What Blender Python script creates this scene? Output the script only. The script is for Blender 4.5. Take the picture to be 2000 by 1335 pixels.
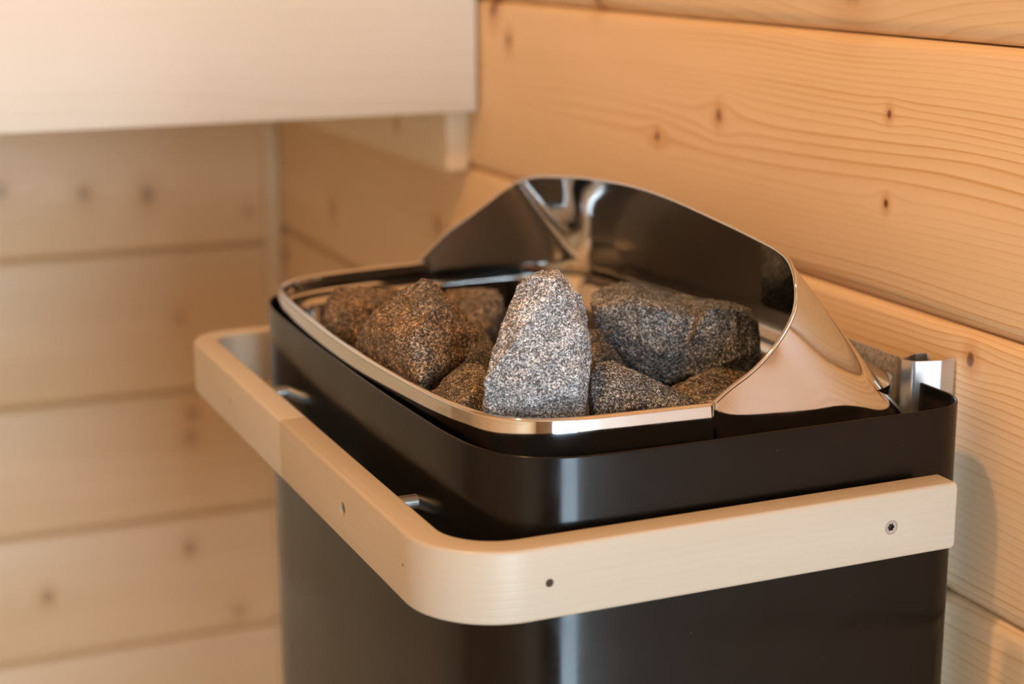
import bpy, bmesh, math, random
from mathutils import Vector, Matrix
random.seed(7)
C = bpy.context.scene.collection
SC = bpy.context.scene
for o in list(bpy.data.objects): bpy.data.objects.remove(o)

# ------------------------------------------------------------ camera, light, exposure
# x = 0.04 is the face of the right wall, +y runs to the back wall, z = 0 is the top of the guard rail
cam = bpy.data.cameras.new('camera'); cam.sensor_width = 36.0; cam.lens = 60.02
cam.clip_start = 0.02; cam.clip_end = 50
cam.dof.use_dof = True; cam.dof.focus_distance = 0.93; cam.dof.aperture_fstop = 5.0
co = bpy.data.objects.new('camera', cam); C.objects.link(co)
co.location = (-0.59087, -0.70995, 0.29099)
yaw, pitch, roll = 0.41189, 0.23656, -0.00307
fw = Vector((math.sin(yaw)*math.cos(pitch), math.cos(yaw)*math.cos(pitch), -math.sin(pitch)))
rt = Vector((math.cos(yaw), -math.sin(yaw), 0)); up = rt.cross(fw)
r2 = math.cos(roll)*rt + math.sin(roll)*up; u2 = -math.sin(roll)*rt + math.cos(roll)*up
co.rotation_euler = Matrix((r2, u2, -fw)).transposed().to_euler()
SC.camera = co

SC.view_settings.view_transform = 'Standard'; SC.view_settings.look = 'None'
SC.view_settings.gamma = 1.0; SC.view_settings.use_curve_mapping = False
SC.view_settings.exposure = 0.0

world = bpy.data.worlds.new('world'); SC.world = world; world.use_nodes = True
wb = world.node_tree.nodes['Background']
wb.inputs[0].default_value = (0.72, 0.86, 1.0, 1); wb.inputs[1].default_value = 0.6

def area(name, loc, target, sx, sy, power, col, shape='RECTANGLE'):
    l = bpy.data.lights.new(name, 'AREA'); l.shape = shape; l.size = sx; l.size_y = sy
    l.energy = power; l.color = col
    o = bpy.data.objects.new(name, l); C.objects.link(o); o.location = loc
    d = Vector(target) - Vector(loc)
    o.rotation_euler = d.to_track_quat('-Z', 'Y').to_euler()
    return o
# daylight that comes in through the glass door behind the camera
area('daylight', (-0.425, -2.74, -0.03), (-0.425, 0, -0.03), 0.80, 1.82, 88, (0.66, 0.85, 1.0))

W = 0.04        # face of the right wall
YB = 1.53       # face of the back wall
XL = -1.75; YF = -2.65; ZF = -0.95; ZC = 1.42
LAMP = (-.75,-.03); LAMP_COL = (1.0,.55,.235); LAMP_E = 800
ROCKS = {'tall':[[[-0.2256,0.104,0.1125],[-0.2163,0.106,0.1147],[-0.2063,0.108,0.1138],[-0.2033,0.106,0.1094],[-0.1934,0.104,0.0982],[-0.1906,0.1,0.0812],[-0.1928,0.094,0.0656],[-0.1975,0.088,0.0489],[-0.2008,0.083,0.0406],[-0.1987,0.092,0.0235],[-0.2437,0.1203,0.0213],[-0.2554,0.1004,0.0401],[-0.2565,0.092,0.0601],[-0.2491,0.098,0.0761],[-0.2397,0.104,0.0928],[-0.2319,0.106,0.1063],[-0.2134,0.096,0.1107],[-0.2292,0.094,0.0972],[-0.2393,0.088,0.0828],[-0.2305,0.088,0.0847],[-0.1995,0.09,0.0813],[-0.2107,0.092,0.096],[-0.2528,0.0925,0.0596],[-0.2536,0.0942,0.0416],[-0.2072,0.08,0.059],[-0.2282,0.08,0.0515],[-0.2146,0.1248,0.1002],[-0.2077,0.1248,0.1024],[-0.2003,0.1248,0.102],[-0.197,0.1248,0.098],[-0.1882,0.1248,0.0884],[-0.1843,0.1248,0.0736],[-0.1837,0.1248,0.0594],[-0.1851,0.1248,0.0441],[-0.1858,0.1248,0.0358],[-0.1878,0.1248,0.0241],[-0.235,0.1248,0.0296],[-0.2379,0.1248,0.0398],[-0.2358,0.1248,0.0543],[-0.2318,0.1248,0.0689],[-0.2262,0.1248,0.0841],[-0.2205,0.1248,0.0955],[-0.2092,0.0998,-0.0088],[-0.2104,0.0979,-0.0088],[-0.2097,0.1014,-0.0088],[-0.2267,0.1121,-0.0088],[-0.2312,0.1046,-0.0088],[-0.2305,0.1022,-0.0088],[-0.2209,0.0968,-0.0088],[-0.2045,0.1138,-0.0088],[-0.2048,0.1138,-0.0088],[-0.2055,0.1138,-0.0088],[-0.2234,0.1138,-0.0088],[-0.2245,0.1138,-0.0088],[-0.2238,0.1138,-0.0088]]],'pyramid':[[[-0.2402,0.225,0.0898],[-0.235,0.225,0.0887],[-0.2266,0.225,0.0786],[-0.2156,0.222,0.0672],[-0.2036,0.215,0.0543],[-0.2052,0.205,0.0515],[-0.2133,0.2,0.0465],[-0.2433,0.182,0.0399],[-0.2631,0.17,0.038],[-0.2678,0.2014,0.0379],[-0.2697,0.237,0.0392],[-0.2702,0.2695,0.0383],[-0.2702,0.2585,0.0536],[-0.2663,0.24,0.0698],[-0.2532,0.235,0.0806],[-0.2447,0.195,0.0784],[-0.2717,0.205,0.0637],[-0.2688,0.2179,0.0435],[-0.2657,0.18,0.0654],[-0.2587,0.168,0.0494],[-0.2266,0.195,0.0645],[-0.2655,0.165,0.0419],[-0.2352,0.182,0.0498],[-0.2255,0.2649,0.071],[-0.2217,0.2649,0.0702],[-0.2156,0.2649,0.0628],[-0.2068,0.2649,0.0539],[-0.1959,0.2649,0.0432],[-0.194,0.2649,0.0392],[-0.1984,0.2649,0.0345],[-0.2156,0.2649,0.0258],[-0.2273,0.2649,0.0217],[-0.2396,0.2649,0.0283],[-0.2501,0.2649,0.0363],[-0.2582,0.2649,0.0417],[-0.2556,0.2649,0.0506],[-0.2484,0.2649,0.059],[-0.2377,0.2649,0.0659],[-0.2405,0.2126,-0.0088],[-0.248,0.2081,-0.0088],[-0.2498,0.22,-0.0088],[-0.2505,0.2335,-0.0088],[-0.2507,0.2459,-0.0088],[-0.2217,0.2441,-0.0088],[-0.2234,0.2441,-0.0088],[-0.2299,0.2441,-0.0088],[-0.2343,0.2441,-0.0088],[-0.239,0.2441,-0.0088],[-0.243,0.2441,-0.0088],[-0.2461,0.2441,-0.0088]]],'farleft':[[[-0.2632,0.33,0.065],[-0.2512,0.34,0.0645],[-0.2103,0.36,0.0565],[-0.1994,0.36,0.0502],[-0.2108,0.33,0.0344],[-0.2465,0.29,0.0296],[-0.2532,0.3214,0.0232],[-0.2697,0.3232,0.0347],[-0.2693,0.3374,0.0385],[-0.2699,0.325,0.0581],[-0.2679,0.3,0.0595],[-0.2492,0.3,0.0578],[-0.2615,0.285,0.0422],[-0.2447,0.374,0.0504],[-0.2378,0.374,0.0517],[-0.2117,0.374,0.0489],[-0.2034,0.374,0.0441],[-0.2038,0.374,0.0265],[-0.2208,0.374,0.0146],[-0.2347,0.374,0.016],[-0.2481,0.374,0.0254],[-0.2512,0.374,0.031],[-0.2487,0.374,0.0441],[-0.2426,0.3243,-0.0088],[-0.2452,0.3362,-0.0088],[-0.2264,0.3562,-0.0088],[-0.2329,0.3562,-0.0088],[-0.2382,0.3562,-0.0088],[-0.2433,0.3562,-0.0088],[-0.2445,0.3562,-0.0088]]],'farsmall':[[[-0.1693,0.37,0.0493],[-0.1558,0.375,0.0482],[-0.135,0.36,0.0493],[-0.1346,0.35,0.0465],[-0.1375,0.34,0.0397],[-0.1522,0.32,0.0274],[-0.1672,0.32,0.0147],[-0.1815,0.33,0.0316],[-0.1612,0.325,0.0448],[-0.162,0.31,0.034],[-0.1548,0.3906,0.0404],[-0.146,0.3906,0.0404],[-0.1253,0.3906,0.0386],[-0.1218,0.3906,0.0346],[-0.1206,0.3906,0.0275],[-0.1255,0.3906,0.0138],[-0.1375,0.3906,0.0037],[-0.1522,0.3906,0.0192],[-0.1488,0.3463,-0.0088],[-0.1545,0.3463,-0.0088],[-0.1368,0.3732,-0.0088],[-0.1386,0.3732,-0.0088],[-0.1432,0.3732,-0.0088],[-0.1487,0.3732,-0.0088]]],'block':[[[-0.1473,0.19,0.0737],[-0.1372,0.205,0.0769],[-0.1028,0.235,0.0748],[-0.0881,0.24,0.0713],[-0.0682,0.225,0.0654],[-0.1009,0.16,0.0724],[-0.0978,0.15,0.0679],[-0.1018,0.145,0.0476],[-0.1073,0.142,0.0333],[-0.1169,0.145,0.0311],[-0.1246,0.15,0.0348],[-0.1339,0.165,0.0416],[-0.1392,0.175,0.0541],[-0.1462,0.185,0.0636],[-0.1293,0.165,0.0808],[-0.1253,0.15,0.0766],[-0.1362,0.168,0.0734],[-0.1474,0.176,0.0734],[-0.1218,0.14,0.0538],[-0.1293,0.15,0.0524],[-0.1181,0.2294,0.0593],[-0.116,0.2294,0.0645],[-0.1014,0.2294,0.0682],[-0.0923,0.2294,0.0664],[-0.0714,0.2294,0.0593],[-0.0685,0.2294,0.0522],[-0.0613,0.2294,0.0465],[-0.0623,0.2294,0.0287],[-0.0654,0.2294,0.0163],[-0.0747,0.2294,0.0152],[-0.0832,0.2294,0.0194],[-0.0972,0.2294,0.0285],[-0.1056,0.2294,0.0406],[-0.1153,0.2294,0.0503],[-0.107,0.1756,-0.0088],[-0.1107,0.1768,-0.0088],[-0.1136,0.1787,-0.0088],[-0.1171,0.1844,-0.0088],[-0.0899,0.2089,-0.0088],[-0.0911,0.2089,-0.0088],[-0.0947,0.2089,-0.0088],[-0.0979,0.2089,-0.0088],[-0.1032,0.2089,-0.0088],[-0.1064,0.2089,-0.0088]],[[-0.0893,0.2,0.0666],[-0.0738,0.215,0.0682],[-0.053,0.175,0.0676],[-0.0511,0.16,0.0669],[-0.0535,0.15,0.0622],[-0.0542,0.142,0.0434],[-0.0553,0.145,0.0269],[-0.0663,0.15,0.0172],[-0.1013,0.145,0.0287],[-0.1132,0.155,0.0339],[-0.0933,0.14,0.0757],[-0.0741,0.14,0.0721],[-0.1021,0.138,0.0646],[-0.0792,0.13,0.0456],[-0.102,0.138,0.0368],[-0.0718,0.2137,0.056],[-0.0664,0.2137,0.06],[-0.0324,0.2137,0.0519],[-0.0237,0.2137,0.0483],[-0.0206,0.2137,0.0424],[-0.0172,0.2137,0.0254],[-0.0196,0.2137,0.0128],[-0.0309,0.2137,0.0063],[-0.0568,0.2137,0.0142],[-0.071,0.2137,0.0208],[-0.06,0.1657,-0.0088],[-0.0642,0.1676,-0.0088],[-0.0775,0.1657,-0.0088],[-0.0455,0.1918,-0.0088],[-0.0464,0.1918,-0.0088],[-0.0508,0.1918,-0.0088],[-0.0606,0.1918,-0.0088],[-0.066,0.1918,-0.0088]]],'lowfront':[[[-0.1882,0.105,0.0539],[-0.1807,0.112,0.0584],[-0.1697,0.115,0.0578],[-0.1615,0.112,0.0499],[-0.1517,0.112,0.0447],[-0.1462,0.11,0.0437],[-0.1406,0.105,0.0374],[-0.1269,0.1,0.0351],[-0.1165,0.092,0.0284],[-0.1185,0.085,0.0156],[-0.1968,0.085,0.0209],[-0.1942,0.095,0.0367],[-0.1756,0.1,0.0537],[-0.1837,0.09,0.0454],[-0.1553,0.096,0.0422],[-0.1542,0.086,0.0373],[-0.195,0.086,0.0391],[-0.1616,0.1423,0.0393],[-0.1584,0.1423,0.0444],[-0.151,0.1423,0.0445],[-0.1434,0.1423,0.0377],[-0.1357,0.1423,0.0337],[-0.1306,0.1423,0.0324],[-0.1242,0.1423,0.0263],[-0.1112,0.1423,0.0232],[-0.0994,0.1423,0.016],[-0.0978,0.1423,0.0039],[-0.1605,0.1423,0.008],[-0.1624,0.1423,0.0232],[-0.1381,0.1075,-0.0088],[-0.1389,0.1049,-0.0088],[-0.1687,0.1049,-0.0088],[-0.1411,0.1266,-0.0088],[-0.1362,0.1266,-0.0088],[-0.1317,0.1266,-0.0088],[-0.131,0.1266,-0.0088],[-0.1549,0.1266,-0.0088],[-0.1556,0.1266,-0.0088]]],'lowright':[[[-0.1235,0.13,0.0333],[-0.1004,0.135,0.0388],[-0.0766,0.14,0.0405],[-0.0679,0.125,0.0346],[-0.0863,0.1,0.0228],[-0.1118,0.085,0.0117],[-0.1386,0.09,0.0137],[-0.1377,0.11,0.0262],[-0.1067,0.115,0.0382],[-0.1132,0.095,0.0333],[-0.1257,0.105,0.0322],[-0.1143,0.1344,0.0292],[-0.099,0.1344,0.0345],[-0.0834,0.1344,0.0368],[-0.07,0.1344,0.029],[-0.0722,0.1344,0.0139],[-0.085,0.1344,0.0011],[-0.1086,0.1344,0.004],[-0.1166,0.1344,0.019],[-0.1057,0.1075,-0.0088],[-0.1159,0.1094,-0.0088],[-0.0906,0.1263,-0.0088],[-0.0955,0.1263,-0.0088],[-0.1045,0.1263,-0.0088],[-0.1075,0.1263,-0.0088]]],'lowleft':[[[-0.2638,0.155,0.0388],[-0.25,0.165,0.0447],[-0.2369,0.17,0.0503],[-0.2284,0.16,0.0505],[-0.2348,0.13,0.0441],[-0.2427,0.1153,0.0226],[-0.2476,0.1482,0.0141],[-0.2504,0.1807,0.0211],[-0.2505,0.148,0.0474],[-0.2476,0.125,0.0468],[-0.2597,0.1177,0.0413],[-0.247,0.1856,0.0289],[-0.2392,0.1856,0.0357],[-0.2307,0.1856,0.041],[-0.221,0.1856,0.0391],[-0.2162,0.1856,0.0273],[-0.2176,0.1856,0.0063],[-0.2323,0.1856,0.0081],[-0.2442,0.1856,0.0212],[-0.2411,0.145,-0.0088],[-0.2429,0.1575,-0.0088],[-0.244,0.1698,-0.0088],[-0.2315,0.1717,-0.0088],[-0.2371,0.1717,-0.0088],[-0.2416,0.1717,-0.0088]]],'wedge':[[[-0.1595,0.165,0.0644],[-0.1503,0.17,0.0625],[-0.1399,0.16,0.045],[-0.1415,0.15,0.035],[-0.1682,0.14,0.0282],[-0.17,0.15,0.0504],[-0.1593,0.145,0.0535],[-0.1449,0.1908,0.0537],[-0.1393,0.1908,0.0532],[-0.1266,0.1908,0.0365],[-0.1237,0.1908,0.0259],[-0.1418,0.1908,0.0175],[-0.1475,0.1908,0.0387],[-0.145,0.1631,-0.0088],[-0.1551,0.1593,-0.0088],[-0.1382,0.1786,-0.0088],[-0.1451,0.1786,-0.0088]]],'sliver':[[[-0.2214,0.2,0.0552],[-0.2062,0.205,0.0557],[-0.206,0.19,0.0481],[-0.2194,0.17,0.0387],[-0.233,0.18,0.0362],[-0.2402,0.19,0.0361],[-0.2232,0.18,0.0521],[-0.2159,0.2112,0.0496],[-0.2053,0.2112,0.0511],[-0.2,0.2112,0.0416],[-0.2041,0.2112,0.0293],[-0.2188,0.2112,0.0296],[-0.228,0.2112,0.0319],[-0.2258,0.1953,-0.0088],[-0.2121,0.2034,-0.0088],[-0.2177,0.2034,-0.0088],[-0.2212,0.2034,-0.0088]]]}

# ------------------------------------------------------------ helpers
def link(name, me, mat=None, parent=None, smooth=None):
    o = bpy.data.objects.new(name, me); C.objects.link(o)
    if mat: me.materials.clear(); me.materials.append(mat)
    if parent: o.parent = parent
    if smooth is not None:
        me.shade_smooth() if smooth is True else me.shade_smooth()
        if smooth is not True: me.set_sharp_from_angle(angle=math.radians(smooth))
    return o
def bm_obj(name, bm, mat=None, parent=None, smooth=None):
    me = bpy.data.meshes.new(name); bm.normal_update(); bm.to_mesh(me); bm.free()
    return link(name, me, mat, parent, smooth)
def empty(name, loc=(0, 0, 0)):
    o = bpy.data.objects.new(name, None); C.objects.link(o); o.location = loc; o.empty_display_size = 0.05
    return o
def tag(o, label, cat, group=None):
    o['label'] = label; o['category'] = cat
    if group: o['group'] = group
    return o
def add_box(bm, lo, hi):
    vs = [bm.verts.new((x, y, z)) for x in (lo[0], hi[0]) for y in (lo[1], hi[1]) for z in (lo[2], hi[2])]
    for f in ((0,1,3,2),(4,6,7,5),(0,4,5,1),(2,3,7,6),(0,2,6,4),(1,5,7,3)): bm.faces.new([vs[i] for i in f])
def box_obj(name, lo, hi, mat, parent=None, bevel=0, org=None):
    """box whose object origin sits at its lower corner (or org)"""
    bm = bmesh.new(); add_box(bm, lo, hi)
    if bevel: bmesh.ops.bevel(bm, geom=bm.edges[:], offset=bevel, segments=2, profile=0.6, affect='EDGES')
    bmesh.ops.recalc_face_normals(bm, faces=bm.faces[:])
    return bm_obj(name, bm, mat, parent, 40 if bevel else None)
def grid_faces(bm, rows, closed_u=False, closed_v=False, flip=False):
    n = len(rows); m = len(rows[0]); fs = []
    for i in range(n if closed_u else n-1):
        for j in range(m if closed_v else m-1):
            q = [rows[i][j], rows[(i+1) % n][j], rows[(i+1) % n][(j+1) % m], rows[i][(j+1) % m]]
            if flip: q.reverse()
            fs.append(bm.faces.new(q))
    return fs
def catmull(P, n=8, closed=False):
    P = [Vector(p) for p in P]; out = []; N = len(P)
    rng = range(N if closed else N-1)
    for i in rng:
        p0 = P[(i-1) % N] if (closed or i > 0) else P[0]*2-P[1]
        p1 = P[i]; p2 = P[(i+1) % N]
        p3 = P[(i+2) % N] if (closed or i+2 < N) else P[-1]*2-P[-2]
        # centripetal
        t0 = 0; t1 = t0+max((p1-p0).length, 1e-6)**.5; t2 = t1+max((p2-p1).length, 1e-6)**.5; t3 = t2+max((p3-p2).length, 1e-6)**.5
        for k in range(n):
            t = t1+(t2-t1)*k/n
            a1 = p0*((t1-t)/(t1-t0))+p1*((t-t0)/(t1-t0)); a2 = p1*((t2-t)/(t2-t1))+p2*((t-t1)/(t2-t1)); a3 = p2*((t3-t)/(t3-t2))+p3*((t-t2)/(t3-t2))
            b1 = a1*((t2-t)/(t2-t0))+a2*((t-t0)/(t2-t0)); b2 = a2*((t3-t)/(t3-t1))+a3*((t-t1)/(t3-t1))
            out.append(b1*((t2-t)/(t2-t1))+b2*((t-t1)/(t2-t1)))
    if not closed: out.append(P[-1].copy())
    return out
def normals2(P, closed):
    """left-hand normals of a 2D polyline"""
    N = len(P); out = []
    for i in range(N):
        a = P[(i-1) % N] if (closed or i > 0) else P[i]
        b = P[(i+1) % N] if (closed or i < N-1) else P[i]
        d = (b-a); d = Vector((d.x, d.y)).normalized(); out.append(Vector((-d.y, d.x)))
    return out
def sweep(bm, P, prof, closed, prof_closed=False, flip=False):
    """prof = list of (offset along left normal, z)"""
    Nn = normals2(P, closed)
    rows = [[bm.verts.new((p.x+n.x*o, p.y+n.y*o, z)) for o, z in prof] for p, n in zip(P, Nn)]
    grid_faces(bm, rows, closed, prof_closed, flip)
    return rows
def rounded(pts, n=8):
    """polyline with (x, y, radius) corners -> points"""
    out = []
    for i, (x, y, r) in enumerate(pts):
        p = Vector((x, y))
        if r <= 0 or i in (0, len(pts)-1): out.append(p); continue
        a = (Vector(pts[i-1][:2])-p).normalized(); b = (Vector(pts[i+1][:2])-p).normalized()
        ang = a.angle(b); d = r/math.tan(ang/2); c = p+(a+b).normalized()*(r/math.sin(ang/2))
        s = p+a*d; e = p+b*d
        a0 = math.atan2(s.y-c.y, s.x-c.x); a1 = math.atan2(e.y-c.y, e.x-c.x)
        da = (a1-a0+math.pi) % (2*math.pi)-math.pi
        for k in range(n+1):
            t = a0+da*k/n; out.append(c+Vector((math.cos(t), math.sin(t)))*r)
    return out
def bake(o):
    dg = bpy.context.evaluated_depsgraph_get(); dg.update()
    me = bpy.data.meshes.new_from_object(o.evaluated_get(dg))
    o.modifiers.clear(); old = o.data; me.name = old.name; o.data = me
    return o

# ------------------------------------------------------------ materials
class NT:
    def __init__(s, name):
        s.m = bpy.data.materials.new(name); s.m.use_nodes = True; s.t = s.m.node_tree
        s.n = s.t.nodes; s.l = s.t.links; s.b = s.n['Principled BSDF']
    def new(s, typ, **kw):
        x = s.n.new(typ)
        for k, v in kw.items(): setattr(x, k, v)
        return x
    def set(s, sock, v):
        if isinstance(v, bpy.types.NodeSocket): s.l.new(v, sock)
        else: sock.default_value = v
    def math(s, op, a, b=None, c=None, clamp=False):
        x = s.new('ShaderNodeMath', operation=op, use_clamp=clamp); s.set(x.inputs[0], a)
        if b is not None: s.set(x.inputs[1], b)
        if c is not None: s.set(x.inputs[2], c)
        return x.outputs[0]
    def comb(s, x, y, z):
        c = s.new('ShaderNodeCombineXYZ')
        for i, v in enumerate((x, y, z)): s.set(c.inputs[i], v)
        return c.outputs[0]
    def noise(s, vec, scale, detail=3, rough=.5, w=None, dist=0):
        x = s.new('ShaderNodeTexNoise'); x.noise_dimensions = '4D' if w is not None else '3D'
        s.set(x.inputs['Vector'], vec); s.set(x.inputs['Scale'], scale); s.set(x.inputs['Detail'], detail)
        s.set(x.inputs['Roughness'], rough); s.set(x.inputs['Distortion'], dist)
        if w is not None: s.set(x.inputs['W'], w)
        return x.outputs[0]
    def ramp(s, fac, stops, interp='LINEAR'):
        x = s.new('ShaderNodeValToRGB'); x.color_ramp.interpolation = interp
        e = x.color_ramp.elements
        while len(e) < len(stops): e.new(0.5)
        for el, (p, c) in zip(e, stops):
            el.position = p; el.color = (c, c, c, 1) if isinstance(c, (int, float)) else (*c, 1)
        s.set(x.inputs[0], fac); return x.outputs[0]
    def mix(s, fac, a, b, mode='MIX'):
        x = s.new('ShaderNodeMix', data_type='RGBA', blend_type=mode); s.set(x.inputs[0], fac)
        s.set(x.inputs[6], a if isinstance(a, bpy.types.NodeSocket) else (*a, 1))
        s.set(x.inputs[7], b if isinstance(b, bpy.types.NodeSocket) else (*b, 1)); return x.outputs[2]
    def bump(s, h, strength, dist=.001):
        x = s.new('ShaderNodeBump'); s.set(x.inputs['Strength'], strength); s.set(x.inputs['Distance'], dist)
        s.set(x.inputs['Height'], h); s.l.new(x.outputs[0], s.b.inputs['Normal'])
    def sstep(s, v, a, b):
        x = s.new('ShaderNodeMapRange', interpolation_type='SMOOTHSTEP'); s.set(x.inputs[0], v)
        x.inputs[1].default_value = a; x.inputs[2].default_value = b; x.inputs[3].default_value = 0; x.inputs[4].default_value = 1
        return x.outputs[0]
def P(name, col, rough, metal=0, spec=.5, coat=0, **kw):
    t = NT(name); t.b.inputs['Base Color'].default_value = (*col, 1); t.b.inputs['Roughness'].default_value = rough
    t.b.inputs['Metallic'].default_value = metal; t.b.inputs['Specular IOR Level'].default_value = spec
    t.b.inputs['Coat Weight'].default_value = coat
    return t

def wood(name, axis, light, dark, freq=165., contrast=.8, knots=(), knotcol=(.16, .055, .02), rough=.45, tone=.12, wav=.012, period_mod=True):
    """pine or aspen: growth rings along one world axis; knots = (along, z, radius, darkness)"""
    t = NT(name)
    if axis == 'uv':
        uv = t.new('ShaderNodeUVMap'); sp = t.new('ShaderNodeSeparateXYZ'); t.l.new(uv.outputs[0], sp.inputs[0])
        u, v = sp.outputs[0], sp.outputs[1]
        depth = t.math('MULTIPLY', v, 0.0)
    else:
        g = t.new('ShaderNodeNewGeometry'); sp = t.new('ShaderNodeSeparateXYZ'); t.l.new(g.outputs['Position'], sp.inputs[0])
        u = sp.outputs[{'x': 0, 'y': 1}[axis]]; v = sp.outputs[2]; depth = sp.outputs[{'x': 1, 'y': 0}[axis]]
    oi = t.new('ShaderNodeObjectInfo'); rnd = t.math('MULTIPLY', oi.outputs['Random'], 13.7)
    vv = t.math('ADD', v, t.math('MULTIPLY', depth, .6))
    a = t.noise(t.comb(t.math('MULTIPLY', u, 1.3), t.math('MULTIPLY', vv, 9.), 0.), 1., 2, .5, w=rnd)
    b = t.noise(t.comb(t.math('MULTIPLY', u, 5.), t.math('MULTIPLY', vv, 40.), 0.), 1., 2, .5, w=rnd)
    disp = t.math('ADD', t.math('MULTIPLY', t.math('SUBTRACT', a, .5), wav*6), t.math('MULTIPLY', t.math('SUBTRACT', b, .5), wav*.35))
    vd = t.math('ADD', vv, disp)
    kmask = None; halo = None
    for (ku, kv, kr, kd) in knots:
        du = t.math('SUBTRACT', u, ku); dv = t.math('SUBTRACT', v, kv)
        wig = t.noise(t.comb(u, v, depth), 160, 2)
        d = t.math('SQRT', t.math('ADD', t.math('POWER', t.math('ABSOLUTE', du), 2.), t.math('POWER', t.math('ABSOLUTE', t.math('MULTIPLY', dv, .75)), 2.)))
        dn = t.math('ADD', t.math('DIVIDE', d, kr), t.math('MULTIPLY', t.math('SUBTRACT', wig, .5), .5))
        m = t.math('MULTIPLY', t.math('SUBTRACT', 1., t.sstep(dn, .55, 1.25)), kd)
        h = t.math('MULTIPLY', t.math('SUBTRACT', 1., t.sstep(dn, .9, 3.6)), kd*.55)
        kmask = m if kmask is None else t.math('MAXIMUM', kmask, m)
        halo = h if halo is None else t.math('MAXIMUM', halo, h)
        # growth rings flow round the knot
        du2 = t.math('DIVIDE', du, kr*7.); dv2 = t.math('DIVIDE', dv, kr*3.5)
        e = t.math('EXPONENT', t.math('MULTIPLY', t.math('ADD', t.math('MULTIPLY', du2, du2), t.math('MULTIPLY', dv2, dv2)), -1.))
        vd = t.math('SUBTRACT', vd, t.math('MULTIPLY', t.math('MULTIPLY', dv, e), .75))
    ph = t.math('MULTIPLY', vd, freq)
    saw = t.math('FRACT', ph)
    cell = t.new('ShaderNodeTexWhiteNoise', noise_dimensions='1D'); t.set(cell.inputs['W'], t.math('FLOOR', ph))
    rings = t.ramp(saw, [(0, 0), (.12, .03), (.62, .22), (.86, 1.), (1, .05)], 'EASE')
    strength = t.math('ADD', .35, t.math('MULTIPLY', cell.outputs[0], .65))
    soft = t.noise(t.comb(t.math('MULTIPLY', u, 2.2), t.math('MULTIPLY', vv, 14.), 0.), 1., 2, .5, w=rnd)
    region = t.math('ADD', .25, t.math('MULTIPLY', t.sstep(soft, .35, .68), .85))
    fac = t.math('MULTIPLY', t.math('MULTIPLY', t.math('MULTIPLY', rings, strength), region), contrast, clamp=True)
    fib = t.noise(t.comb(t.math('MULTIPLY', u, 25.), t.math('MULTIPLY', vv, 1500.), t.math('MULTIPLY', depth, 900.)), 1., 2, .6)
    col = t.mix(fac, light, dark)
    big = t.noise(t.comb(t.math('MULTIPLY', u, 2.6), t.math('MULTIPLY', vv, 11.), 2.), 1., 2, .5, w=rnd)
    val = t.math('ADD', 1.-tone, t.math('MULTIPLY', big, tone*2))
    val = t.math('MULTIPLY', val, t.math('ADD', .96, t.math('MULTIPLY', fib, .08)))
    col = t.mix(1., col, t.comb(val, val, t.math('MULTIPLY', val, val)), 'MULTIPLY')
    if kmask is not None:
        col = t.mix(halo, col, tuple(x*y for x, y in zip(dark, (.85, .7, .5))))
        col = t.mix(kmask, col, knotcol)
    t.l.new(col, t.b.inputs['Base Color'])
    t.b.inputs['Roughness'].default_value = rough
    t.bump(t.math('ADD', t.math('MULTIPLY', fib, .5), t.math('MULTIPLY', rings, -.35)), .25, .0006)
    return t.m

PL = (.80, .585, .36); PD = (.60, .33, .12)
KR = [(.157,.181,.0022,1.), (.156,.126,.0022,1.), (.361,.161,.0038,.8), (.453,.136,.0030,.9), (.74,.193,.005,.8),
      (1.283,-.041,.008,.55), (.926,-.007,.007,.55), (.067,.047,.0035,.9), (1.50,-.136,.007,.8), (.202,.262,.013,.55), (.775,.222,.008,.9), (.56,.236,.006,.6)]
KB = [(-.136,-.047,.010,0.46), (-.218,-.040,.009,0.34), (-.322,-.030,.009,0.37), (-.001,-.076,.007,0.22), (-.104,-.545,.007,0.56), (-.300,-.585,.007,0.56),
      (-.091,-.352,.009,0.34), (-.095,-.385,.009,0.34), (-.037,-.650,.008,0.31), (-.102,-.216,.009,0.19)]
M = {}
M['pine_r'] = wood('pine_boards_right', 'y', PL, PD, 180., 1.0, KR)
M['pine_b'] = wood('pine_boards_back', 'x', (.82, .60, .37), (.64, .38, .17), 120., .7, KB, rough=.38)
M['pine_o'] = wood('low_bounce_boards', 'x', (.34, .22, .13), (.20, .12, .07), 120., .6)  # unseen front wall, coloured dark to cut warm bounce light
M['pine_l'] = wood('pine_boards_left', 'y', (.76, .55, .34), PD, 120., .6)
M['pine_c'] = wood('pine_boards_ceiling', 'x', (.62, .45, .28), PD, 120., .6)
M['aspen'] = wood('aspen_board', 'x', (.70, .65, .57), (.60, .53, .44), 60., .45, (), rough=.5, tone=.05)
M['aspen_rail'] = wood('aspen_rail', 'uv', (.50, .43, .345), (.43, .345, .25), 210., .2, (), rough=.42, tone=.06, wav=.006)
M['batten'] = wood('pine_batten', 'y', (.80, .64, .43), (.64, .42, .21), 120., .4, ((.98, .095, .005, .6),))
t = P('pale_floor', (.7, .68, .64), .35); M['floor'] = t.m
g = t.new('ShaderNodeTexCoord'); t.l.new(t.ramp(t.noise(g.outputs['Object'], 30, 4), [(.3, (.66, .64, .60)), (.7, (.72, .70, .66))]), t.b.inputs['Base Color'])

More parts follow.
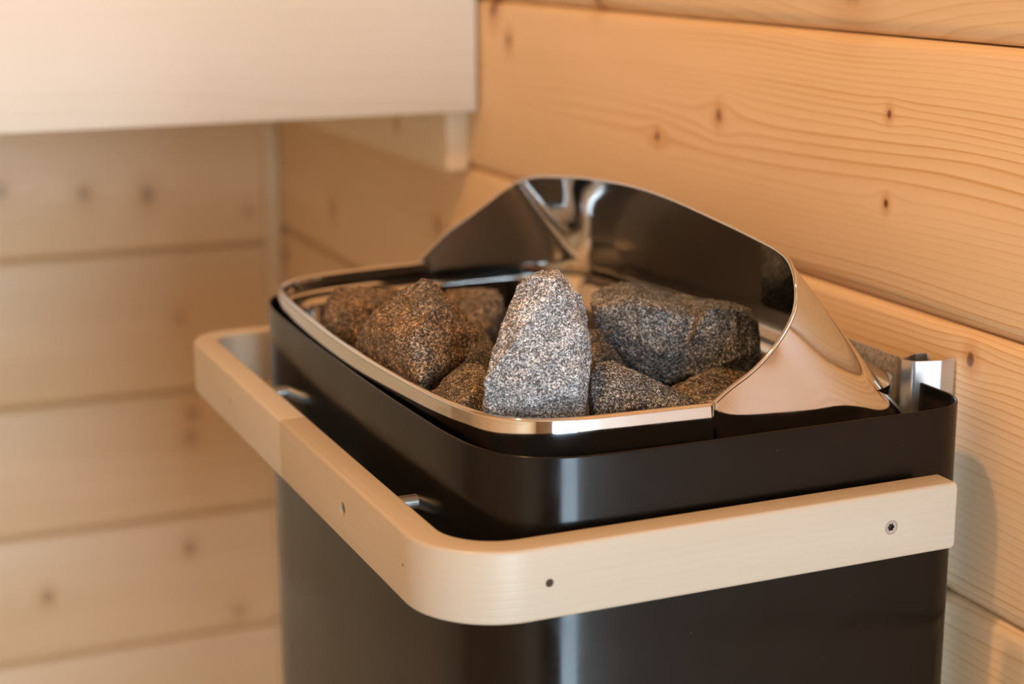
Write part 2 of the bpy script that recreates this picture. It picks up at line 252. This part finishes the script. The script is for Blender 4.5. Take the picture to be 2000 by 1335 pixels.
t = P('polished_steel', (.66, .645, .63), .045, 1.); M['steel'] = t.m
g = t.new('ShaderNodeTexCoord')
sm = t.noise(g.outputs['Object'], 22, 3); t.l.new(t.ramp(sm, [(.35, .035), (.75, .11)]), t.b.inputs['Roughness'])
t.bump(t.noise(g.outputs['Object'], 14, 1), .10, .002)
t = P('brushed_steel', (.60, .60, .58), .3, 1.); M['brushed'] = t.m
t = P('galvanised_sheet', (.42, .40, .38), .5, .35); M['galv'] = t.m
g = t.new('ShaderNodeTexCoord')
t.l.new(t.ramp(t.noise(g.outputs['Object'], 420, 3, .6), [(.36, (.30, .26, .23)), (.5, (.48, .44, .40)), (.68, (.62, .58, .54))]), t.b.inputs['Base Color'])

# black powder-coated sheet with a few dust specks
t = P('black_coated_sheet', (.004, .0036, .0034), .15, 0, .28); M['black'] = t.m
g = t.new('ShaderNodeTexCoord')
vo = t.new('ShaderNodeTexVoronoi'); t.l.new(g.outputs['Object'], vo.inputs['Vector']); vo.inputs['Scale'].default_value = 260
sel = t.new('ShaderNodeSeparateColor'); t.l.new(vo.outputs['Color'], sel.inputs[0])
dust = t.math('MULTIPLY', t.math('SUBTRACT', 1., t.sstep(vo.outputs['Distance'], .05, .13)), t.sstep(sel.outputs[0], .93, .97))
dust = t.math('MULTIPLY', dust, t.sstep(t.noise(g.outputs['Object'], 9, 2), .50, .66))
smg = t.noise(g.outputs['Object'], 26, 4, .6)
t.l.new(t.mix(t.math('MULTIPLY', dust, .35), (.004, .0036, .0034), (.45, .42, .38)), t.b.inputs['Base Color'])
t.l.new(t.ramp(smg, [(.35, .13), (.75, .26)]), t.b.inputs['Roughness'])
M['plate'] = P('dark_top_plate', (.12, .11, .105), .3, .6).m
M['hole'] = P('hole_shade', (.03, .015, .008), .8).m  # dark colour stands in for the shade down in screw recesses
M['shade_fill'] = P('recess_shade', (.05, .028, .016), .8).m  # painted shade for the rail's holes and the crack at its joint
M['iron'] = P('dark_iron', (.02, .02, .02), .6, .5).m
M['glasslamp'] = None

def rockmat(name, lo, mid, hi, brown=0.):
    t = NT(name); g = t.new('ShaderNodeTexCoord'); o = g.outputs['Object']
    n1 = t.noise(o, 900, 3, .7); n2 = t.noise(o, 90, 4, .6); n3 = t.noise(o, 28, 3, .5)
    v = t.new('ShaderNodeTexVoronoi'); t.l.new(o, v.inputs['Vector']); v.inputs['Scale'].default_value = 1250
    sc = t.new('ShaderNodeSeparateColor'); t.l.new(v.outputs['Color'], sc.inputs[0])
    f = t.math('ADD', t.math('MULTIPLY', n1, .75), t.math('MULTIPLY', t.math('SUBTRACT', sc.outputs[0], .5), .34))
    f = t.math('ADD', f, t.math('MULTIPLY', t.math('SUBTRACT', n2, .5), .38))
    col = t.ramp(f, [(.24, lo), (.41, mid), (.55, hi), (.66, tuple(min(1, c*1.7) for c in hi))])
    bf = t.math('MULTIPLY', t.sstep(n3, .38, .62), brown)
    col = t.mix(bf, col, t.mix(1., col, (1.12, .88, .62), 'MULTIPLY'))
    t.l.new(col, t.b.inputs['Base Color']); t.b.inputs['Roughness'].default_value = .62
    t.b.inputs['Specular IOR Level'].default_value = .45
    t.bump(t.math('ADD', t.math('MULTIPLY', n1, .8), n2), .9, .0011)
    return t.m
RM = {'pale': rockmat('pale_granite', (.07, .07, .075), (.30, .305, .325), (.66, .67, .70), .12),
      'brown': rockmat('brown_granite', (.018, .015, .013), (.12, .10, .082), (.46, .385, .31), .9),
      'blue': rockmat('blue_grey_granite', (.018, .020, .023), (.11, .118, .132), (.42, .44, .46), .35),
      'dark': rockmat('dark_granite', (.012, .011, .010), (.06, .055, .05), (.24, .21, .18), .7)}

# ------------------------------------------------------------ the room
def plank_bm(axis, face, sgn, a0, a1, z0, z1, th=.035):
    """board lying along axis; face = coordinate of its visible face, body behind it (sgn = direction away from the room)"""
    lowc = (.0085, .0065); upc = (.005, .0045)
    prof = [(th, z0), (lowc[1], z0), (.0012, z0+lowc[0]*.72), (0, z0+lowc[0]*1.25), (0, z1-upc[0]*1.3), (.0008, z1-upc[0]*.8), (upc[1], z1), (th, z1)]
    bm = bmesh.new(); rows = []
    for a in (a0, a1):
        rows.append([bm.verts.new((face+sgn*d, a, z) if axis == 'y' else (a, face+sgn*d, z)) for d, z in prof])
    grid_faces(bm, rows, False, True)
    bm.faces.new(rows[0]); bm.faces.new(rows[1][::-1])
    bmesh.ops.recalc_face_normals(bm, faces=bm.faces[:])
    return bm
def wall(name, axis, face, sgn, a0, a1, seams, mat, backlo, backhi):
    w = box_obj(name, backlo, backhi, mat); w['kind'] = 'structure'
    for z0, z1 in zip(seams[:-1], seams[1:]):
        bm_obj('plank', plank_bm(axis, face, sgn, a0, a1, z0+.0006, z1-.0006), mat, w, 50)
    return w
rs = [-.95, -.925, -.761, -.597, -.432, -.267, -.102, .064, .2275, .391, .555, .719, .883, 1.047, 1.211, 1.42]
bs = [-.86, -.676, -.4975, -.3185, -.122, .052, .23, .408, .586, .764, .942, 1.12, 1.30, 1.42]
wall('wall_right', 'y', W, 1, YF, YB, rs, M['pine_r'], (W+.034, YF-.05, ZF), (W+.08, YB+.08, ZC))
wall('wall_back', 'x', YB, 1, XL, W, [-.95, -.855, -.676, -.4975, -.3185, -.122] + bs[5:], M['pine_b'], (XL-.08, YB+.034, ZF), (W+.034, YB+.08, ZC))
wall('wall_left', 'y', XL, -1, YF, YB, rs, M['pine_l'], (XL-.08, YF-.05, ZF), (XL-.034, YB+.034, ZC))
# front wall round a glass door
DX0, DX1, DZ1 = -.84, -.01, .90
wf = box_obj('wall_front', (XL-.034, YF-.05, ZF), (DX0-.03, YF, ZC), M['pine_o']); wf['kind'] = 'structure'
box_obj('wall_panel', (DX1+.03, YF-.05, ZF), (W+.034, YF, ZC), M['pine_o'], wf)
box_obj('wall_panel', (DX0-.03, YF-.05, DZ1+.03), (DX1+.03, YF, ZC), M['pine_o'], wf)
dr = empty('door_1', (DX0, YF, ZF)); dr['kind'] = 'structure'
bm = bmesh.new()
for lo, hi in (((DX0-.03, YF-.05, ZF), (DX0, YF+.01, DZ1+.03)), ((DX1, YF-.05, ZF), (DX1+.03, YF+.01, DZ1+.03)), ((DX0, YF-.05, DZ1), (DX1, YF+.01, DZ1+.03))):
    add_box(bm, lo, hi)
bmesh.ops.translate(bm, vec=(-DX0, -YF, -ZF), verts=bm.verts[:])
bm_obj('door_frame', bm, M['aspen'], dr)
t = P('door_glass', (1, 1, 1), .02); t.b.inputs['Transmission Weight'].default_value = 1.0
tr = t.new('ShaderNodeBsdfTransparent'); gl = t.new('ShaderNodeBsdfGlossy'); gl.inputs['Roughness'].default_value = .02
mx = t.new('ShaderNodeMixShader'); mx.inputs[0].default_value = .08
t.l.new(tr.outputs[0], mx.inputs[1]); t.l.new(gl.outputs[0], mx.inputs[2]); t.l.new(mx.outputs[0], t.n['Material Output'].inputs[0])
bm = bmesh.new(); add_box(bm, (0, -.03, 0), (DX1-DX0, -.024, DZ1-ZF))
bm_obj('glass_pane', bm, t.m, dr)
fl = box_obj('floor', (XL-.08, YF-.05, ZF-.05), (W+.08, YB+.08, ZF), M['floor']); fl['kind'] = 'structure'
ce = box_obj('ceiling', (XL-.08, YF-.05, ZC), (W+.08, YB+.08, ZC+.05), M['pine_c']); ce['kind'] = 'structure'
tm = box_obj('trim_1', (W-.021, YB-.019, ZF), (W-.001, YB, .122), M['batten'], bevel=.002); tm['kind'] = 'structure'

# warm lamp on the ceiling
lp = empty('ceiling_lamp', (LAMP[0], LAMP[1], ZC))
tag(lp, 'round warm ceiling lamp of the sauna with opal glass', 'lamp')
bm = bmesh.new(); bmesh.ops.create_cone(bm, cap_ends=True, segments=32, radius1=.075, radius2=.075, depth=.016, matrix=Matrix.Translation((0, 0, -.008)))
bm_obj('lamp_base', bm, M['brushed'], lp, 40)
t = P('lamp_glow', (1, .9, .7), .5); t.b.inputs['Emission Color'].default_value = (*LAMP_COL, 1); t.b.inputs['Emission Strength'].default_value = LAMP_E
bm = bmesh.new(); bmesh.ops.create_uvsphere(bm, u_segments=32, v_segments=16, radius=.04)
bmesh.ops.delete(bm, geom=[v for v in bm.verts if v.co.z > .003], context='VERTS')
for v in bm.verts: v.co.z = v.co.z*.7-.016
bm_obj('opal_shade', bm, t.m, lp, True)

# ------------------------------------------------------------ bench over the far end
bn = empty('sauna_bench', (-.8, .808, .122)); tag(bn, 'pale wooden upper bench with a wide plain front board in front of the back wall', 'bench')
def kid(name, lo, hi, mat, parent, bevel=0):
    o = parent.location; return box_obj(name, tuple(a-b for a, b in zip(lo, o)), tuple(a-b for a, b in zip(hi, o)), mat, parent, bevel)
kid('front_board', (XL+.01, .808, .1225), (.0365, .836, .275), M['aspen'], bn, .0015)
y = .842
while y < 1.5:
    kid('slat', (XL+.01, y, .249), (W-.004, min(y+.085, 1.525), .275), M['aspen'], bn, .002); y += .097
kid('support_batten', (.0165, .838, .062), (W-.0005, YB-.02, .1225), M['batten'], bn, .001)

# ------------------------------------------------------------ the heater
YM = .262
ht = empty('sauna_heater', (-.13, YM, ZF)); tag(ht, 'black wall-mounted electric sauna heater with polished steel stone bowl and wooden guard rail', 'heater')
def hp(name, bm, mat, smooth=40, parent=ht):
    if parent is ht: bmesh.ops.translate(bm, vec=-ht.location, verts=bm.verts[:])
    return bm_obj(name, bm, mat, parent, smooth)
# outer casing: one bent sheet, open at the back, bowed front
ZT = .0330
near = [(-.10, .0285), (-.17, .0285), (-.215, .0295), (-.238, .0330), (-.2555, .0420), (-.2660, .0540), (-.2725, .0710), (-.2765, .0960), (-.2790, .1450), (-.2805, .2000)]
far = [(x, 2*YM-y) for x, y in reversed(near)]
sp = catmull([Vector(p) for p in near + [(-.2808, YM)] + far], 6)
backc = rounded([(0.0, .1, 0), (.0165, .1, 0)], 2)
nr = rounded([(.0165, .105, 0), (.0165, .0285, .028), (-.05, .0285, 0)], 10)
fr = [Vector((p.x, 2*YM-p.y)) for p in reversed(nr)]
CAS = nr + sp + fr
bm = bmesh.new()
zb = -.52
prof = [(0, zb), (0, ZT-.0008), (.0003, ZT-.0002), (.0008, ZT), (.0013, ZT-.0002), (.0016, ZT-.0008), (.0016, zb)]
# path runs wall -> front -> wall; interior is on the ... side
n0 = normals2(CAS, False)[len(CAS)//2]
sg = 1 if n0.x > 0 else -1
rows = sweep(bm, CAS, [(o*sg, z) for o, z in prof], False, True)
bm.faces.new(rows[0]); bm.faces.new(rows[-1][::-1])
bmesh.ops.recalc_face_normals(bm, faces=bm.faces[:])
hp('outer_casing', bm, M['black'], 50)
# plate between casing and bowl, inside the casing, below the lip
bm = bmesh.new()
NN = normals2(CAS, False)
ring = [bm.verts.new((p.x+n.x*sg*.0018, p.y+n.y*sg*.0018, .004)) for p, n in zip(CAS, NN)]
f = bm.faces.new(ring); e = bmesh.ops.extrude_face_region(bm, geom=[f])
bmesh.ops.translate(bm, vec=(0, 0, -.0012), verts=[v for v in e['geom'] if isinstance(v, bmesh.types.BMVert)])
bmesh.ops.recalc_face_normals(bm, faces=bm.faces[:])
hp('top_plate', bm, M['plate'], None)
# bottom plate
bm = bmesh.new()
ring = [bm.verts.new((p.x+n.x*sg*.0018, p.y+n.y*sg*.0018, zb+.01)) for p, n in zip(CAS, NN)]
bm.faces.new(ring); hp('bottom_plate', bm, M['iron'], None)

# bowl outline (top edge), from the near seam round the front to the far seam
FR = [(-.1385, .0548), (-.165, .0560), (-.196, .0575), (-.215, .0592), (-.2335, .0640), (-.2480, .0725), (-.2590, .0860), (-.2660, .1080), (-.2712, .1400), (-.2745, .1800), (-.2772, .2300), (-.2780, .2700),
      (-.2776, .3150), (-.2762, .3600), (-.2740, .4000), (-.2708, .4320), (-.2640, .4580), (-.2500, .4755), (-.2300, .4860), (-.2050, .4925), (-.175, .4975), (-.1385, .5015)]
FRs = catmull([Vector(p) for p in FR], 5)
BK = [(-.1385, .5015), (-.10, .5045), (-.055, .5045), (-.022, .4965), (-.002, .4780), (.0055, .4500), (.0095, .3600), (.0105, .2780), (.0095, .1900), (.0055, .1050), (-.002, .0780), (-.022, .0600), (-.055, .0530), (-.10, .0535), (-.1385, .0548)]
BKs = catmull([Vector(p) for p in BK], 8)
ALL = FRs[:-1] + BKs[:-1]
inn = 1
nA = normals2(ALL, True); k = len(FRs)//2
inn = 1 if nA[k].x > 0 else -1          # offset sign that points inwards
ZB = .0440; ZL = .0300
def arc(o0, z0, r, a0, a1, n):
    return [(o0+r*math.cos(math.radians(a0+(a1-a0)*i/n)), z0+r*math.sin(math.radians(a0+(a1-a0)*i/n))) for i in range(n+1)]
# rim band: outer wall, rolled edge, inner wall, a little flange at the bottom
pr = [(.0012, .002), (-.0012, .021), (-.0004, .0285), (.0002, .0350), (.0006, .0395)] + arc(.0030, ZB-.0022, .0022, 180, 0, 10) + [(.0052, ZB-.006), (.0036, ZL+.004)]
def oclean(p): return [(o*inn, z) for o, z in p]
bm = bmesh.new(); rows = sweep(bm, FRs, oclean(pr), False)
bmesh.ops.recalc_face_normals(bm, faces=bm.faces[:])
rim = hp('bowl_rim', bm, M['steel'], 60)
# ledge and funnel, all the way round
pf = [(.0030, ZL+.008), (.0030, ZL+.003), (.0040, ZL+.0008), (.0060, ZL), (.0150, ZL-.0010), (.0178, ZL-.0030), (.0190, ZL-.008), (.0220, ZL-.032), (.0250, ZL-.039)]
bm = bmesh.new(); rows = sweep(bm, ALL, oclean(pf), True)
bm.faces.new([r[-1] for r in rows])
bmesh.ops.recalc_face_normals(bm, faces=bm.faces[:])
hp('stone_bowl', bm, M['steel'], 60)

# steam guard: a tall sheet that closes the back and leans over the bowl
def hood_top():
    return [(-.1385, .0552, .0445), (-.1290, .0570, .0500), (-.1120, .0585, .0592), (-.0975, .0600, .0712), (-.0864, .0610, .0874), (-.0832, .0640, .0985), (-.0790, .0745, .1085), (-.0760, .0885, .1140),
            (-.0755, .1170, .1180), (-.0750, .1630, .1222), (-.0750, .2285, .1273), (-.0750, .2800, .1280), (-.0750, .3380, .1248), (-.0755, .3810, .1203), (-.0768, .4280, .1140), (-.0785, .4510, .1075),
            (-.0869, .4620, .0990), (-.0966, .4690, .0897), (-.1063, .4760, .0805), (-.1196, .4850, .0690), (-.1295, .4940, .0560), (-.1385, .5010, .0445)]
HT = catmull([Vector(p) for p in hood_top()], 6)
HB0 = catmull([Vector((*p, .018)) for p in [(-.1385, .0548), (-.100, .0530), (-.060, .0520), (-.030, .0535), (-.012, .0600), (-.002, .0720), (.0035, .0900), (.0055, .1150), (.0080, .1600), (.0095, .2100), (.0100, .2650),
      (.0095, .3300), (.0080, .3700), (.0055, .4200), (.0035, .4480), (-.002, .4720), (-.012, .4880), (-.030, .4980), (-.060, .5030), (-.100, .5035), (-.1385, .5015)]], 6)
def resample(P, n):
    L = [0]
    for a, b in zip(P, P[1:]): L.append(L[-1]+(b-a).length)
    out = []; j = 0
    for i in range(n):
        s = L[-1]*i/(n-1)
        while j < len(L)-2 and L[j+1] < s: j += 1
        t = (s-L[j])/max(L[j+1]-L[j], 1e-9); out.append(P[j].lerp(P[j+1], min(max(t, 0), 1)))
    return out
# match corners: split both curves at the same corner marks
def split_resample(P, marks, ns):
    out = []
    for (a, b), n in zip(zip(marks, marks[1:]), ns):
        seg = resample(P[a:b+1], n+1); out += seg[:-1]
    return out + [P[-1]]
mT = [6*k for k in (0, 4, 7, 11, 14, 16, 21)]
mB = [6*k for k in (0, 3, 6, 10, 14, 17, 20)]
ns = [16, 14, 20, 20, 14, 16]
T_ = split_resample(HT, mT, ns); B_ = split_resample(HB0, mB, ns)
bm = bmesh.new(); rows = []
for i, (a, b) in enumerate(zip(T_, B_)):
    col = []
    low = Vector((b.x, b.y, -.006))
    col.append(bm.verts.new(low))
    for k in range(0, 9):
        t = k/8
        p = b.lerp(a, t)
        col.append(bm.verts.new(p))
    rows.append(col)
grid_faces(bm, rows)
bmesh.ops.recalc_face_normals(bm, faces=bm.faces[:])
hood = hp('steam_guard', bm, M['steel'], 60)
md = hood.modifiers.new('thick', 'SOLIDIFY'); md.thickness = .0011; md.offset = 0; bake(hood); hood.data.shade_smooth(); hood.data.set_sharp_from_angle(angle=math.radians(60))
# rolled edge along the top of the guard
def tube(bm, path, r, n=8):
    rows = []
    for i, p in enumerate(path):
        d = (path[min(i+1, len(path)-1)]-path[max(i-1, 0)]).normalized()
        a = d.cross(Vector((0, 0, 1))); a = a.normalized() if a.length > 1e-4 else Vector((1, 0, 0)); b = a.cross(d)
        rows.append([bm.verts.new(p+(a*math.cos(2*math.pi*k/n)+b*math.sin(2*math.pi*k/n))*r) for k in range(n)])
    grid_faces(bm, rows, False, True)
    bm.faces.new(rows[0][::-1]); bm.faces.new(rows[-1])
bm = bmesh.new(); tube(bm, T_, .0013); bmesh.ops.recalc_face_normals(bm, faces=bm.faces[:])
hp('rolled_edge', bm, M['steel'], 60)
# overlap joints where rim and guard meet
for (x, y, s) in ((-.1380, .0545, -1), (-.1380, .5018, 1)):
    bm = bmesh.new(); add_box(bm, (x-.0012, y-.0012, .000), (x+.0012, y+.0012, ZB+.0008))
    bmesh.ops.bevel(bm, geom=bm.edges[:], offset=.0006, segments=2, affect='EDGES')
    hp('rim_joint', bm, M['steel'], 50)

# galvanised back sheet, folded into a bracket at its near edge
bm = bmesh.new(); add_box(bm, (.0120, .0985, -.50), (.0130, .43, .0445)); hp('back_sheet', bm, M['galv'], None)
bm = bmesh.new()
pth = rounded([(.0081, .0892, 0), (.0214, .0954, .004), (.0296, .0945, .0015), (.0268, .0892, 0)], 5)
rows = sweep(bm, pth, [(-.0005, -.5), (-.0005, .0460), (.0005, .0460), (.0005, -.5)], False, True)
bm.faces.new(rows[0]); bm.faces.new(rows[-1][::-1]); bmesh.ops.recalc_face_normals(bm, faces=bm.faces[:])
hp('hanging_bracket', bm, M['brushed'], 50)
bm = bmesh.new()
pth = rounded([(.0125, .0990, 0), (.0081, .0889, .0012), (.0112, .0815, .0045), (.0275, .0775, .001), (.0385, .0800, 0)], 8)
rows = sweep(bm, pth, [(-.0006, -.5), (-.0006, .0455), (.0006, .0455), (.0006, -.5)], False, True)
bm.faces.new(rows[0]); bm.faces.new(rows[-1][::-1]); bmesh.ops.recalc_face_normals(bm, faces=bm.faces[:])
o = hp('wall_bracket', bm, P('light_zinc', (.60, .61, .62), .28, .85).m, 50); o['label'] = 'light grey bracket against the wall'

# ------------------------------------------------------------ guard rail
RH, RT, BV = .038, .0178, .0022
XF = -.3190; LY = .524
def rail_prof():
    w = RT; h = RH; pts = []
    for cx, cz, a0 in ((w-BV, -BV, 0), (BV, -BV, 90), (BV, -h+BV, 180), (w-BV, -h+BV, 270)):
        for k in range(5):
            a = math.radians(a0+90*k/4); pts.append((cx+BV*math.cos(a), cz+BV*math.sin(a)))
    return pts
def rail(name, path, parent, capflip=0, inset=0.):
    bm = bmesh.new(); pr = rail_prof(); uvl = bm.loops.layers.uv.new('UVMap')
    Nn = normals2(path, False); L = 0; rows = []; us = []
    n_ = len(path)
    for i, (p, nn) in enumerate(zip(path, Nn)):
        if i: L += (p-path[i-1]).length
        us.append(L)
        rows.append([(p.x+nn.x*o, p.y+nn.y*o, z) for o, z in pr])
    m = len(pr)
    cum = [0]
    for k in range(m):
        a = pr[k]; b = pr[(k+1) % m]; cum.append(cum[-1]+math.hypot(a[0]-b[0], a[1]-b[1]))
    # rounded ends: two extra slightly smaller rows
    def shrink(row, c, d, s):
        out = []
        cen = Vector((sum(q[0] for q in row)/m, sum(q[1] for q in row)/m, sum(q[2] for q in row)/m))
        for q in row:
            q = Vector(q); v = q-cen; ln = v.length; v = v*(max(ln-s, 0)/ln); out.append(tuple(cen+v+Vector((d.x, d.y, 0))*c))
        return out
    d0 = (path[0]-path[1]).normalized(); d1 = (path[-1]-path[-2]).normalized()
    e0, e1 = [.0009 if abs(p.x-XF) < .01 else BV for p in (path[0], path[-1])]      # crisp ends where the two pieces meet
    R0 = [shrink(rows[0], e0*.95, d0, e0), shrink(rows[0], e0*.6, d0, e0*.35)]
    R1 = [shrink(rows[-1], e1*.6, d1, e1*.35), shrink(rows[-1], e1*.95, d1, e1)]
    rr = R0+rows+R1; us = [-BV, -BV*.5]+us+[L+BV*.5, L+BV]
    V = [[bm.verts.new(q) for q in r] for r in rr]
    for i in range(len(V)-1):
        for k in range(m):
            f = bm.faces.new([V[i][k], V[i+1][k], V[i+1][(k+1) % m], V[i][(k+1) % m]])
            for lp_, (ii, kk) in zip(f.loops, ((i, k), (i+1, k), (i+1, k+1), (i, k+1))):
                lp_[uvl].uv = (us[ii]+capflip, cum[kk])
    for r_, rev in ((V[0], 1), (V[-1], 0)):
        f = bm.faces.new(r_[::-1] if not rev else r_)
        for l_ in f.loops: l_[uvl].uv = (l_.vert.co.z*.2, l_.vert.co.x+l_.vert.co.y)
    bmesh.ops.recalc_face_normals(bm, faces=bm.faces[:])
    bmesh.ops.translate(bm, vec=-ht.location, verts=bm.verts[:])
    o = bm_obj(name, bm, M['aspen_rail'], parent, 45)
    return o
# outer edge path; inward is +offset. near piece: wall end -> corner -> joint
pn = rounded([(-.0190, 0, 0), (XF, 0, .048), (XF, .2684, 0)], 16)
n0 = normals2(pn, False)[0]
if n0.y < 0: pn = pn[::-1]
pfa = rounded([(XF, .2696, 0), (XF, LY, .036), (-.0190, LY, 0)], 16)
n1 = normals2(pfa, False)[0]
if n1.x < 0: pfa = pfa[::-1]
rail1 = rail('guard_rail', pn, ht, .0)
rail2 = rail('guard_rail', pfa, ht, 3.3)
bm = bmesh.new(); add_box(bm, (XF+.0008, .2686, -RH+.0008), (XF+RT-.0008, .2694, -.0008)); hp('crack_shade_slab', bm, M['shade_fill'], None)  # added dark slab paints the shade in the crack between rail pieces
def cut(o, holes):
    for (c, axis, r, dep) in holes:
        bm = bmesh.new(); mt = Matrix.Translation(Vector(c)-ht.location) @ (Matrix.Rotation(math.pi/2, 4, 'X') if axis == 'y' else Matrix.Rotation(math.pi/2, 4, 'Y'))
        bmesh.ops.create_cone(bm, cap_ends=True, segments=20, radius1=r, radius2=r, depth=dep*2, matrix=mt)
        bmesh.ops.recalc_face_normals(bm, faces=bm.faces[:])
        ct = bm_obj('cutter', bm, M['hole']); ct.location = ht.location
        ht_m = o.modifiers.new('b', 'BOOLEAN'); ht_m.object = ct; ht_m.operation = 'DIFFERENCE'; ht_m.solver = 'EXACT'
        bpy.context.view_layer.update(); bake(o); bpy.data.objects.remove(ct)
    o.data.shade_smooth(); o.data.set_sharp_from_angle(angle=math.radians(45))
bpy.context.view_layer.update()
cut(rail1, [((-.0600, 0, -.0195), 'y', .0040, .0035), ((-.2610, 0, -.0187), 'y', .0022, .006), ((XF, .1460, -.0190), 'x', .0045, .007), ((XF, .0500, -.0180), 'x', .0014, .003)])
cut(rail2, [((XF, .3920, -.0200), 'x', .0022, .004)])
def screw(c, axis, r, parent, mat=None):
    """countersunk screw with a six-lobed recess"""
    bm = bmesh.new(); n = 36; R_ = []
    lobes = [(r*.50*(1+.16*math.cos(6*2*math.pi*k/n))) for k in range(n)]
    rings = [(lambda k: r, .0), (lambda k: r*.96, .00025), (lambda k: lobes[k], .0002), (lambda k: lobes[k]*.9, -.0016)]
    for rf, h in rings:
        R_.append([bm.verts.new((rf(k)*math.cos(2*math.pi*k/n), rf(k)*math.sin(2*math.pi*k/n), h)) for k in range(n)])
    grid_faces(bm, R_, False, True); bm.faces.new(R_[-1])
    deep = [sum(v.co.z for v in f.verts)/len(f.verts) < -.0002 for f in bm.faces]
    bmesh.ops.recalc_face_normals(bm, faces=bm.faces[:])
    rot = Matrix.Rotation(math.pi/2, 4, 'X') if axis == 'y' else Matrix.Rotation(-math.pi/2, 4, 'Y')
    bmesh.ops.transform(bm, matrix=Matrix.Translation(Vector(c)-ht.location) @ rot, verts=bm.verts[:])
    o = bm_obj('screw', bm, mat or M['screw'], parent, 35); o.data.materials.append(M['hole'])
    for f, dp in zip(o.data.polygons, deep): f.material_index = int(dp)  # recess faces get the painted shade colour
    o['label'] = 'grey screw with a star-shaped recess'
def shade_fill(c, axis, r, parent):  # dark disc added inside a drilled hole to paint its shade
    bm = bmesh.new(); rot = Matrix.Rotation(math.pi/2, 4, 'X' if axis == 'y' else 'Y')
    bmesh.ops.create_cone(bm, cap_ends=True, segments=20, radius1=r, radius2=r, depth=.001, matrix=Matrix.Translation(Vector(c)-ht.location) @ rot)
    bm_obj('hole_shade_disc', bm, M['shade_fill'], parent)
M['screw'] = P('zinc_screw', (.50, .50, .49), .38, .8).m
M['shaded_screw'] = P('shaded_screw_metal', (.10, .085, .07), .5, .5).m  # screw metal darkened to stand in for shade inside its deep hole
screw((-.0600, .0004, -.0195), 'y', .0039, rail1)
screw((XF+.0030, .1460, -.0190), 'x', .0044, rail1, M['shaded_screw'])
shade_fill((-.2610, .0016, -.0187), 'y', .00215, rail1); shade_fill((XF+.0013, .0500, -.0180), 'x', .00135, rail1); shade_fill((XF+.0015, .3920, -.0200), 'x', .00215, rail2)
# spacers between casing and rail
for yy in (.138, .392):
    bm = bmesh.new(); x0 = XF+RT-.0005; x1 = -.2772
    bmesh.ops.create_cone(bm, cap_ends=True, segments=20, radius1=.0042, radius2=.0042, depth=x1-x0, matrix=Matrix.Translation(((x0+x1)/2, yy, -.0172)) @ Matrix.Rotation(math.pi/2, 4, 'Y'))
    hp('spacer', bm, M['brushed'], 40)
for xx in (-.06, -.20):
    for yy, d in ((.0178, .0285), (LY-.0285-.0005, LY-.0178)):
        bm = bmesh.new(); bmesh.ops.create_cone(bm, cap_ends=True, segments=20, radius1=.0042, radius2=.0042, depth=abs(d-yy)+.001, matrix=Matrix.Translation((xx, (yy+d)/2, -.021)) @ Matrix.Rotation(math.pi/2, 4, 'X'))
        hp('spacer', bm, M['brushed'], 40)

# ------------------------------------------------------------ stones
tx1 = bpy.data.textures.new('lumps', 'CLOUDS'); tx1.noise_scale = .016; tx1.noise_depth = 2
tx2 = bpy.data.textures.new('chips', 'CLOUDS'); tx2.noise_scale = .0032; tx2.noise_depth = 3; tx2.noise_type = 'HARD_NOISE'
tx3 = bpy.data.textures.new('facets', 'VORONOI'); tx3.noise_scale = .012; tx3.distance_metric = 'DISTANCE'
def make_stone(hulls, mat, label, vox=.0007, lump=.0012, group=None):
    bm = bmesh.new()
    pts = [Vector(p) for h in hulls for p in h]; c = sum(pts, Vector())/len(pts); c.z = min(p.z for p in pts)
    for h in hulls:
        b2 = bmesh.new(); vs = [b2.verts.new(Vector(p)-c) for p in h]
        r = bmesh.ops.convex_hull(b2, input=vs); bmesh.ops.delete(b2, geom=[v for v in b2.verts if not v.link_faces], context='VERTS')
        me = bpy.data.meshes.new('tmp'); b2.to_mesh(me); b2.free(); bm.from_mesh(me); bpy.data.meshes.remove(me)
    bmesh.ops.recalc_face_normals(bm, faces=bm.faces[:])
    o = bm_obj('sauna_stone', bm, mat); o.location = c
    r = o.modifiers.new('r', 'REMESH'); r.mode = 'VOXEL'; r.voxel_size = vox
    s = o.modifiers.new('s', 'SMOOTH'); s.iterations = 1; s.factor = .5
    for tx, st, mid in ((tx1, lump, .5), (tx3, .0018, .5), (tx2, .0013, .5)):
        d = o.modifiers.new('d', 'DISPLACE'); d.texture = tx; d.texture_coords = 'GLOBAL'; d.strength = st; d.mid_level = mid
    bpy.context.view_layer.update(); bake(o); o.data.shade_smooth()
    tag(o, label, 'stone', group)
    return o
G = 'stones in the heater bowl'
SL = {
 'tall': ('pale', 'tall pale grey stone standing upright at the front of the bowl'),
 'pyramid': ('brown', 'large brown pyramid-shaped stone left of the tall pale stone'),
 'farleft': ('brown', 'blocky brown stone in the far left corner of the bowl'),
 'farsmall': ('brown', 'small flat-topped stone against the far rim, left behind the tall pale stone'),
 'block': ('blue', 'largest dark block-shaped stone with bluish front face, right of the tall stone'),
 'lowfront': ('blue', 'low sloping grey stone at the near rim, right beside the tall pale stone'),
 'lowright': ('brown', 'low brown stone under the big dark block near the steel guard'),
 'lowleft': ('brown', 'low brown stone below the pyramid-shaped one, touching the left side of the tall stone'),
 'wedge': ('dark', 'narrow grey-brown stone wedged between the tall stone and the big dark block'),
 'sliver': ('dark', 'small dark shaded stone between the pyramid-shaped stone and the tall stone')}
for k, (mt, lb) in SL.items(): make_stone(ROCKS[k], RM[mt], lb, group=None)
